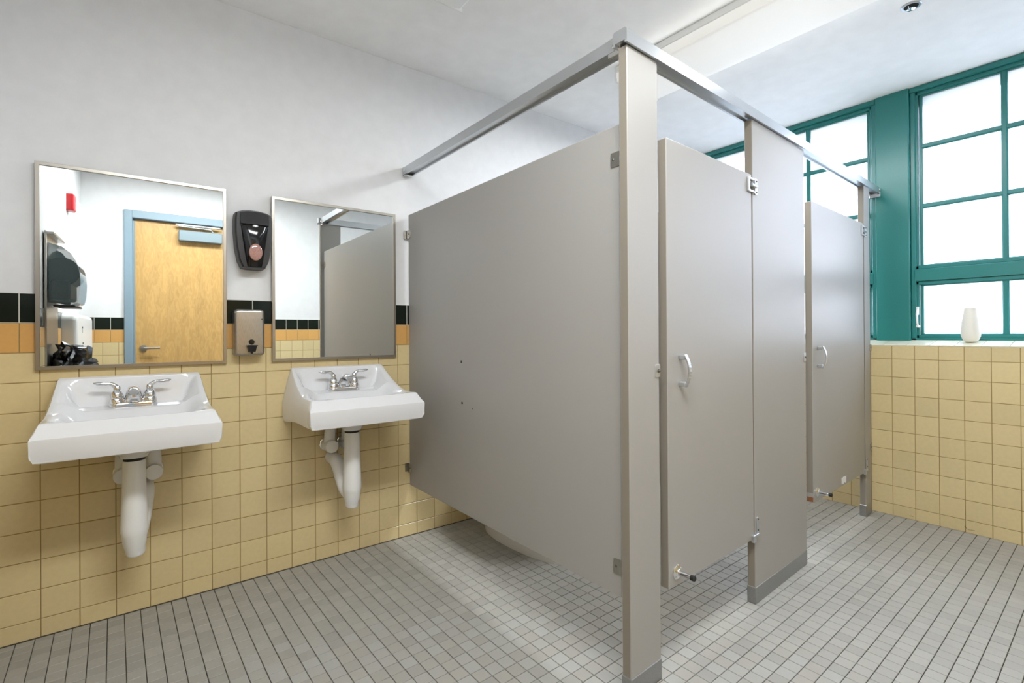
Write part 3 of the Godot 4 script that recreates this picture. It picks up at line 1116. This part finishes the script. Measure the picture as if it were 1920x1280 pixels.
func mirror(cx: float, label: String) -> void:
	var t := thing("wall_mirror", label, "mirror", Vector3(cx, 1.3755, 0.0), 0.0, "mirrors over the basins")
	var w := 0.617
	var h := 0.772
	var f := 0.0135
	for e in [[0, h / 2, w, false], [0, -h / 2, w, false], [-w / 2, 0, h, true], [w / 2, 0, h, true]]:
		# mitred angle frame: a trapezoid bar for each side
		var T := []
		var sx: float = e[2] / 2
		var poly := [Vector2(-sx, 0), Vector2(sx, 0), Vector2(sx - f, -f), Vector2(-sx + f, -f)]
		var turn := 0.0
		if e[3]:
			turn = PI / 2 if e[0] < 0 else -PI / 2
		elif e[1] < 0:
			turn = PI
		var xf := Transform3D(Basis(Vector3.BACK, turn), Vector3(e[0], e[1], 0))
		var L := [[], [], []]
		for p in poly:
			L[0].append(xf * Vector3(p.x, p.y, 0.009))
			L[1].append(xf * Vector3(p.x, p.y, 0.0245))
		for p in [Vector2(-sx + 0.001, -0.001), Vector2(sx - 0.001, -0.001), Vector2(sx - f + 0.001, -f + 0.001), Vector2(-sx + f - 0.001, -f + 0.001)]:
			L[2].append(xf * Vector3(p.x, p.y, 0.026))
		loft(T, L)
		part("frame_bar", T, "mirror_frame", t, 20.0)
	var G := []
	box(G, Vector3(0, 0, 0.0165), Vector3(w - 0.02, h - 0.02, 0.009), 0.0004)
	part("glass", G, "mirror_glass", t)

# ================================================================ dispensers on the basin wall
func build_dispensers() -> void:
	# black soap dispenser
	var t := thing("soap_dispenser", "black plastic soap dispenser with an oval window on the white wall between the mirrors", "dispenser", Vector3(0.7085, 1.545, 0.0))
	var outline := func(k: float, dz: float):
		var out := []
		var pts := [Vector2(-0.046, -0.131), Vector2(-0.060, -0.10), Vector2(-0.071, -0.04), Vector2(-0.076, 0.03), Vector2(-0.076, 0.085), Vector2(-0.073, 0.112), Vector2(-0.05, 0.122), Vector2(-0.02, 0.127), Vector2(0.02, 0.127), Vector2(0.05, 0.122), Vector2(0.073, 0.112), Vector2(0.076, 0.085), Vector2(0.076, 0.03), Vector2(0.071, -0.04), Vector2(0.060, -0.10), Vector2(0.046, -0.131), Vector2(0.02, -0.134), Vector2(-0.02, -0.134)]
		for p in pts:
			out.append(Vector3(p.x * k, p.y * (1.0 - (1.0 - k) * 0.6), dz))
		return out
	var T := []
	loft(T, [outline.call(1.0, 0.0), outline.call(1.0, 0.055), outline.call(0.985, 0.068), outline.call(0.93, 0.078)])
	part("housing", T, "black_plastic", t)
	# upper lid, lit on its sloping face
	var Q := []
	loft(Q, [[Vector3(-0.056, 0.058, 0.070), Vector3(0.056, 0.058, 0.070), Vector3(0.058, 0.112, 0.060), Vector3(0.03, 0.122, 0.058), Vector3(-0.03, 0.122, 0.058), Vector3(-0.058, 0.112, 0.060)],
		[Vector3(-0.056, 0.060, 0.098), Vector3(0.056, 0.060, 0.098), Vector3(0.057, 0.108, 0.082), Vector3(0.03, 0.118, 0.079), Vector3(-0.03, 0.118, 0.079), Vector3(-0.057, 0.108, 0.082)]])
	part("lid", Q, "grey_plastic", t)
	# bulging push plate, narrowing downwards
	var Pp := []
	var lp := []
	for e in [[0.058, 0.056, 0.094], [0.03, 0.053, 0.101], [-0.01, 0.047, 0.104], [-0.06, 0.040, 0.103], [-0.10, 0.034, 0.097], [-0.126, 0.030, 0.086]]:
		var L := []
		for i in 13:
			var a := PI * i / 12
			L.append(Vector3(-cos(a) * e[1], e[0], 0.070 + (e[2] - 0.070) * pow(sin(a), 0.55)))
		lp.append(L)
	loft(Pp, lp)
	part("push_plate", Pp, "black_gloss", t)
	var O := []
	var ol := []
	for e in [[1.0, 0.094], [1.0, 0.1055], [0.8, 0.1085], [0.4, 0.1095]]:
		var L := []
		for i in 24:
			var a := TAU * i / 24
			L.append(Vector3(cos(a) * 0.0265 * e[0], -0.064 + sin(a) * 0.037 * e[0], e[1]))
		ol.append(L)
	loft(O, ol)
	part("window", O, "pink_soap", t).set_meta("label", "oval window showing pink soap")
	var Bt := []
	lathe(Bt, [Vector2(0.0105, 0), Vector2(0.0105, 0.003), Vector2(0.006, 0.005)], Transform3D(Basis(Vector3.RIGHT, PI / 2) * Basis.from_scale(Vector3(1.1, 1, 0.55)), Vector3(0, 0.052, 0.0955)), 16)
	part("button", Bt, "aluminium", t)
	# steel soap dispenser
	var s := thing("soap_dispenser", "brushed steel soap dispenser with a black push valve on the tiles between the mirrors", "dispenser", Vector3(0.689, 1.1255, 0.008))
	var B := []
	plate(B, 0.122, 0.206, 0.016, 0.066, 0.012, Transform3D.IDENTITY, 5)
	part("tank", B, "stainless", s)
	var Bk := []
	lathe(Bk, [Vector2(0.0118, 0), Vector2(0.0118, 0.003), Vector2(0.009, 0.006), Vector2(0.004, 0.0065)], Transform3D(Basis(Vector3.RIGHT, PI / 2), Vector3(0.006, -0.042, 0.066)), 20)
	part("sight_window", Bk, "black_gloss", s)
	var Vv := []
	loft(Vv, [[Vector3(-0.0135, -0.058, 0.064), Vector3(0.0255, -0.058, 0.064), Vector3(0.0205, -0.086, 0.064), Vector3(-0.0085, -0.086, 0.064)],
		[Vector3(-0.0115, -0.060, 0.094), Vector3(0.0235, -0.060, 0.094), Vector3(0.0185, -0.084, 0.088), Vector3(-0.0065, -0.084, 0.088)]])
	box(Vv, Vector3(0.006, -0.0585, 0.078), Vector3(0.042, 0.005, 0.034), 0.002)
	part("push_valve", Vv, "black_plastic", s)
	var Nz := []
	tube(Nz, [Vector3(0.006, -0.083, 0.078), Vector3(0.006, -0.094, 0.078)], [0.006, 0.004], 10)
	part("nozzle", Nz, "black_plastic", s)
	var Sc := []
	screw(Sc, Transform3D(Basis.IDENTITY, Vector3(0.048, 0.060, 0.066)), 0.0022)
	part("lock", Sc, "dark_gap", s)

# ================================================================ ceiling
func build_lights() -> void:
	ceiling_light(Vector3(2.615, CEIL, 1.30), 0.0, 3.6, "long white ceiling light fitting above the stalls")
	ceiling_light(Vector3(1.225, CEIL, 1.30), 0.0, 0.0, "white ceiling light fitting at the top edge, left of the stalls")
	ceiling_light(Vector3(0.80, CEIL, 2.22), PI / 2, 5.3, "white ceiling light fitting set crosswise near the entrance door")
	var t := thing("sprinkler_head", "small chrome sprinkler head in the ceiling near the window", "sprinkler", Vector3(3.104, CEIL, 1.857))
	var R := []
	lathe(R, [Vector2(0.040, 0), Vector2(0.040, -0.002), Vector2(0.036, -0.005), Vector2(0.028, -0.004), Vector2(0.026, 0.0)], Transform3D.IDENTITY, 28)
	part("rim", R, "aluminium", t)
	var Dk := []
	lathe(Dk, [Vector2(0.027, -0.0005), Vector2(0.027, -0.0042)], Transform3D.IDENTITY, 24)
	part("cup", Dk, "dark_gap", t)
	var Df := []
	lathe(Df, [Vector2(0.007, 0), Vector2(0.007, -0.012), Vector2(0.016, -0.014), Vector2(0.016, -0.016), Vector2(0.004, -0.019)], Transform3D.IDENTITY, 20)
	for a in [0.4, 0.4 + PI]:
		tube(Df, [Vector3(cos(a) * 0.018, -0.002, sin(a) * 0.018), Vector3(cos(a) * 0.012, -0.016, sin(a) * 0.012)], [0.0025, 0.0025], 6)
	part("deflector", Df, "chrome", t)

func ceiling_light(at: Vector3, turn: float, bright: float, label: String) -> void:
	var t := thing("ceiling_light", label, "light", at, turn, "ceiling light fittings")
	var l := 1.22
	var T := []
	box(T, Vector3(0, -0.018, 0), Vector3(0.388, 0.036, l), 0.003)
	for s in [-1, 1]:
		box(T, Vector3(0, -0.044, s * (l / 2 - 0.006)), Vector3(0.386, 0.088, 0.012), 0.004)
	part("housing", T, "fixture_white", t)
	# wraparound lens: flat middle and two bevelled flanks
	var L := []
	var poly := PackedVector2Array([Vector2(-0.190, -0.034), Vector2(-0.190, -0.060), Vector2(-0.184, -0.082), Vector2(-0.172, -0.088), Vector2(0.120, -0.088), Vector2(0.172, -0.082), Vector2(0.184, -0.074), Vector2(0.190, -0.060), Vector2(0.190, -0.034)])
	extrude(L, poly, -l / 2 + 0.012, l / 2 - 0.012)
	part("lens", L, "fixture_lens" if bright > 0.0 else "fixture_lens_unlit", t)
	if bright <= 0.0:
		return
	var a := AreaLight3D.new()
	a.name = "tubes"
	a.area_size = Vector2(0.34, l - 0.06)
	a.light_energy = bright
	a.light_color = Color(0.965, 0.985, 1.0)
	a.area_range = 12.0
	a.shadow_enabled = true
	a.rotation.x = -PI / 2
	a.position = Vector3(0, -0.093, 0)
	t.add_child(a)
	for s in [-1, 1]:   # the lens's flanks
		var f := AreaLight3D.new()
		f.name = "flank"
		f.area_size = Vector2(l - 0.06, 0.045)
		f.light_energy = bright * 0.012
		f.light_color = a.light_color
		f.area_range = 12.0
		f.shadow_enabled = true
		f.rotation.y = -s * PI / 2
		f.position = Vector3(s * 0.196, -0.057, 0)
		t.add_child(f, true)

# ================================================================ toilet
func build_toilet() -> void:
	var t := thing("toilet", "white floor-mounted toilet, its foot showing under the side panel", "toilet", Vector3(1.955, 0, 0))
	var egg := func(hw: float, zb: float, zf: float, y: float):
		var L := []
		var zc: float = lerp(zb, zf, 0.42)
		for i in 36:
			var a := TAU * i / 36
			var s := sin(a)
			var c := cos(a)
			var z: float = zc + (s * (zf - zc) if s > 0 else s * (zc - zb))
			L.append(Vector3(signf(c) * pow(absf(c), 0.8) * hw, y, z))
		return L
	var T := []
	loft(T, [egg.call(0.132, 0.13, 0.80, 0.0), egg.call(0.131, 0.13, 0.797, 0.02), egg.call(0.122, 0.14, 0.78, 0.05), egg.call(0.112, 0.15, 0.74, 0.12), egg.call(0.118, 0.14, 0.72, 0.20), egg.call(0.145, 0.12, 0.735, 0.27), egg.call(0.172, 0.10, 0.755, 0.33), egg.call(0.182, 0.09, 0.76, 0.375), egg.call(0.180, 0.09, 0.757, 0.385)])
	part("bowl", T, "porcelain", t)
	var S := []
	loft(S, [egg.call(0.186, 0.26, 0.765, 0.386), egg.call(0.188, 0.26, 0.767, 0.396), egg.call(0.182, 0.265, 0.76, 0.406)])
	part("seat", S, "white_plastic", t)
	var V := []
	tube(V, [Vector3(0, 0.38, 0.17), Vector3(0, 0.66, 0.17)], [0.019, 0.019], 16)
	lathe(V, [Vector2(0.03, 0.66), Vector2(0.036, 0.68), Vector2(0.036, 0.74), Vector2(0.028, 0.76), Vector2(0.02, 0.77)], Transform3D(Basis.IDENTITY, Vector3(0, 0, 0.17)), 20)
	tube(V, [Vector3(0, 0.70, 0.17), Vector3(0, 0.70, 0.009)], [0.018, 0.018], 14)
	part("flush_valve", V, "chrome", t)

# ================================================================ the rest
func build_small_things() -> void:
	# vase on the sill
	var v := thing("vase", "small white tapered vase standing on the window sill", "vase", Vector3(4.012, 1.0495, 1.895))
	var T := []
	lathe(T, [Vector2(0.020, 0.0), Vector2(0.026, 0.002), Vector2(0.035, 0.014), Vector2(0.0415, 0.032), Vector2(0.0435, 0.052), Vector2(0.0425, 0.080), Vector2(0.0395, 0.110), Vector2(0.0345, 0.145), Vector2(0.0285, 0.184), Vector2(0.0275, 0.190), Vector2(0.0245, 0.190), Vector2(0.022, 0.180), Vector2(0.024, 0.15)], Transform3D.IDENTITY, 36)
	part("body", T, "vase_ceramic", v)
	var K := []
	lathe(K, [Vector2(0.004, 0), Vector2(0.004, 0.006), Vector2(0.002, 0.008)], Transform3D(Basis(Vector3.RIGHT, -PI / 2) , Vector3(-0.006, 0.108, -0.036)), 10)
	part("knob", K, "vase_ceramic", v)
	# left wall: towel unit, waste bin with bag, changing station, alarm
	var wf := west_xf()   # u along -z, y up, z out of the wall
	var d := thing("towel_dispenser", "smoked roll towel dispenser on a steel panel, seen in the left mirror", "dispenser")
	d.transform = wf * Transform3D(Basis.IDENTITY, Vector3(-1.62, 1.48, 0.0))
	var Bp := []
	box(Bp, Vector3(0.0, -0.160, 0.012), Vector3(0.37, 0.82, 0.012), 0.002)
	box(Bp, Vector3(0.0, 0.236, 0.030), Vector3(0.37, 0.016, 0.045), 0.003)
	part("back_panel", Bp, "stainless", d)
	var prof := PackedVector2Array([Vector2(0.02, -0.165), Vector2(0.11, -0.182), Vector2(0.150, -0.165), Vector2(0.160, -0.12), Vector2(0.164, -0.04), Vector2(0.160, 0.02), Vector2(0.145, 0.08), Vector2(0.118, 0.13), Vector2(0.08, 0.165), Vector2(0.02, 0.184)])
	var Cv := []
	# x of the profile is the distance from the wall, pushed along u
	var px := Transform3D(Basis(Vector3(0, 0, 1), Vector3(0, 1, 0), Vector3(-1, 0, 0)), Vector3.ZERO)
	extrude(Cv, prof, -0.155, 0.155, px)
	part("cover", Cv, "smoked_plastic", d, 25.0)
	var Rl := []
	lathe(Rl, [Vector2(0.085, -0.12), Vector2(0.085, 0.12)], Transform3D(Basis(Vector3.BACK, PI / 2), Vector3(0, 0.02, 0.075)), 28)
	box(Rl, Vector3(0, -0.09, 0.07), Vector3(0.29, 0.12, 0.09), 0.01)
	part("roll_carrier", Rl, "roll_black", d)
	var Sd := []
	var rim := PackedVector2Array()
	for p in prof:
		rim.append(Vector2(p.x * 0.55, p.y * 0.99))
	extrude(Sd, rim, 0.146, 0.157, px)
	part("side_cap", Sd, "smoke_solid", d)
	var Lp := []
	box(Lp, Vector3(0, -0.186, 0.09), Vector3(0.31, 0.012, 0.10), 0.004)
	part("lip", Lp, "roll_black", d)
	var b := thing("waste_bin", "steel waste bin under the towel dispenser, seen in the left mirror", "bin")
	b.transform = wf * Transform3D(Basis.IDENTITY, Vector3(-1.62, 0.0, 0.0))
	var Bb := []
	box(Bb, Vector3(0, 0.50, 0.105), Vector3(0.37, 0.80, 0.19), 0.006)
	part("body", Bb, "stainless", b)
	var g := thing("bin_bag", "crumpled black bin bag spilling over the waste bin, seen in the left mirror", "bag")
	g.transform = wf * Transform3D(Basis.IDENTITY, Vector3(-1.62, 0.0, 0.0))
	var n := FastNoiseLite.new()
	n.seed = 8
	n.frequency = 9.0
	n.fractal_octaves = 3
	var Bg := []
	var loops := []
	for k in 12:
		var f := k / 11.0
		var L := []
		for i in 40:
			var a := TAU * i / 40
			var r: float = 1.0 - pow(f, 2.4) * 0.95
			var p := Vector3(cos(a) * 0.205 * r, 0.84 + 0.20 * pow(f, 0.75), 0.102 + sin(a) * 0.08 * r)
			var w := n.get_noise_3dv(p * 1.6) * 0.055 + n.get_noise_3dv(p * 4.0 + Vector3(3, 1, 7)) * 0.02
			p += Vector3(cos(a) * w, w * (0.4 + f), sin(a) * w)
			p.y += 0.06 * f * clampf(-p.z * 6.0 + 0.9, -0.5, 1.0)
			p.z = max(p.z * (1.0 + 0.4 * clampf(-p.x / 0.2, -0.5, 1.0)), 0.022)
			L.append(p)
		loops.append(L)
	loft(Bg, loops)
	part("liner", Bg, "bag_black", g, 18.0)
	var c := thing("changing_station", "white fold-down changing station on the wall, seen in the left mirror", "changing station")
	c.transform = wf * Transform3D(Basis.IDENTITY, Vector3(-2.44, 1.03, 0.008))
	var Cs := []
	plate(Cs, 0.86, 0.48, 0.05, 0.085, 0.03, Transform3D.IDENTITY, 6)
	part("shell", Cs, "white_plastic", c)
	var marks := [[0.20, 0.145, 0.05, 0.014], [0.20, 0.12, 0.012, 0.03], [0.17, 0.03, 0.06, 0.014], [0.17, 0.008, 0.06, 0.01], [0.17, -0.05, 0.03, 0.03]]
	for k in marks.size():
		var Mk := []
		box(Mk, Vector3(marks[k][0], marks[k][1], 0.0853), Vector3(marks[k][2], marks[k][3], 0.001), 0.0002)
		part("print", Mk, "print_red" if k == 3 else "print_dark", c)
	var al := thing("fire_alarm", "red fire alarm with a clear strobe high on the wall, seen in the left mirror", "alarm")
	al.transform = wf * Transform3D(Basis.IDENTITY, Vector3(-2.345, 2.085, 0.0))
	var Ra := []
	plate(Ra, 0.10, 0.125, 0.012, 0.045, 0.012, Transform3D.IDENTITY, 4)
	part("body", Ra, "red_plastic", al)
	var St := []
	plate(St, 0.05, 0.04, 0.012, 0.03, 0.012, Transform3D(Basis.IDENTITY, Vector3(0, -0.015, 0.044)), 4)
	part("strobe", St, "clear_lens", al)
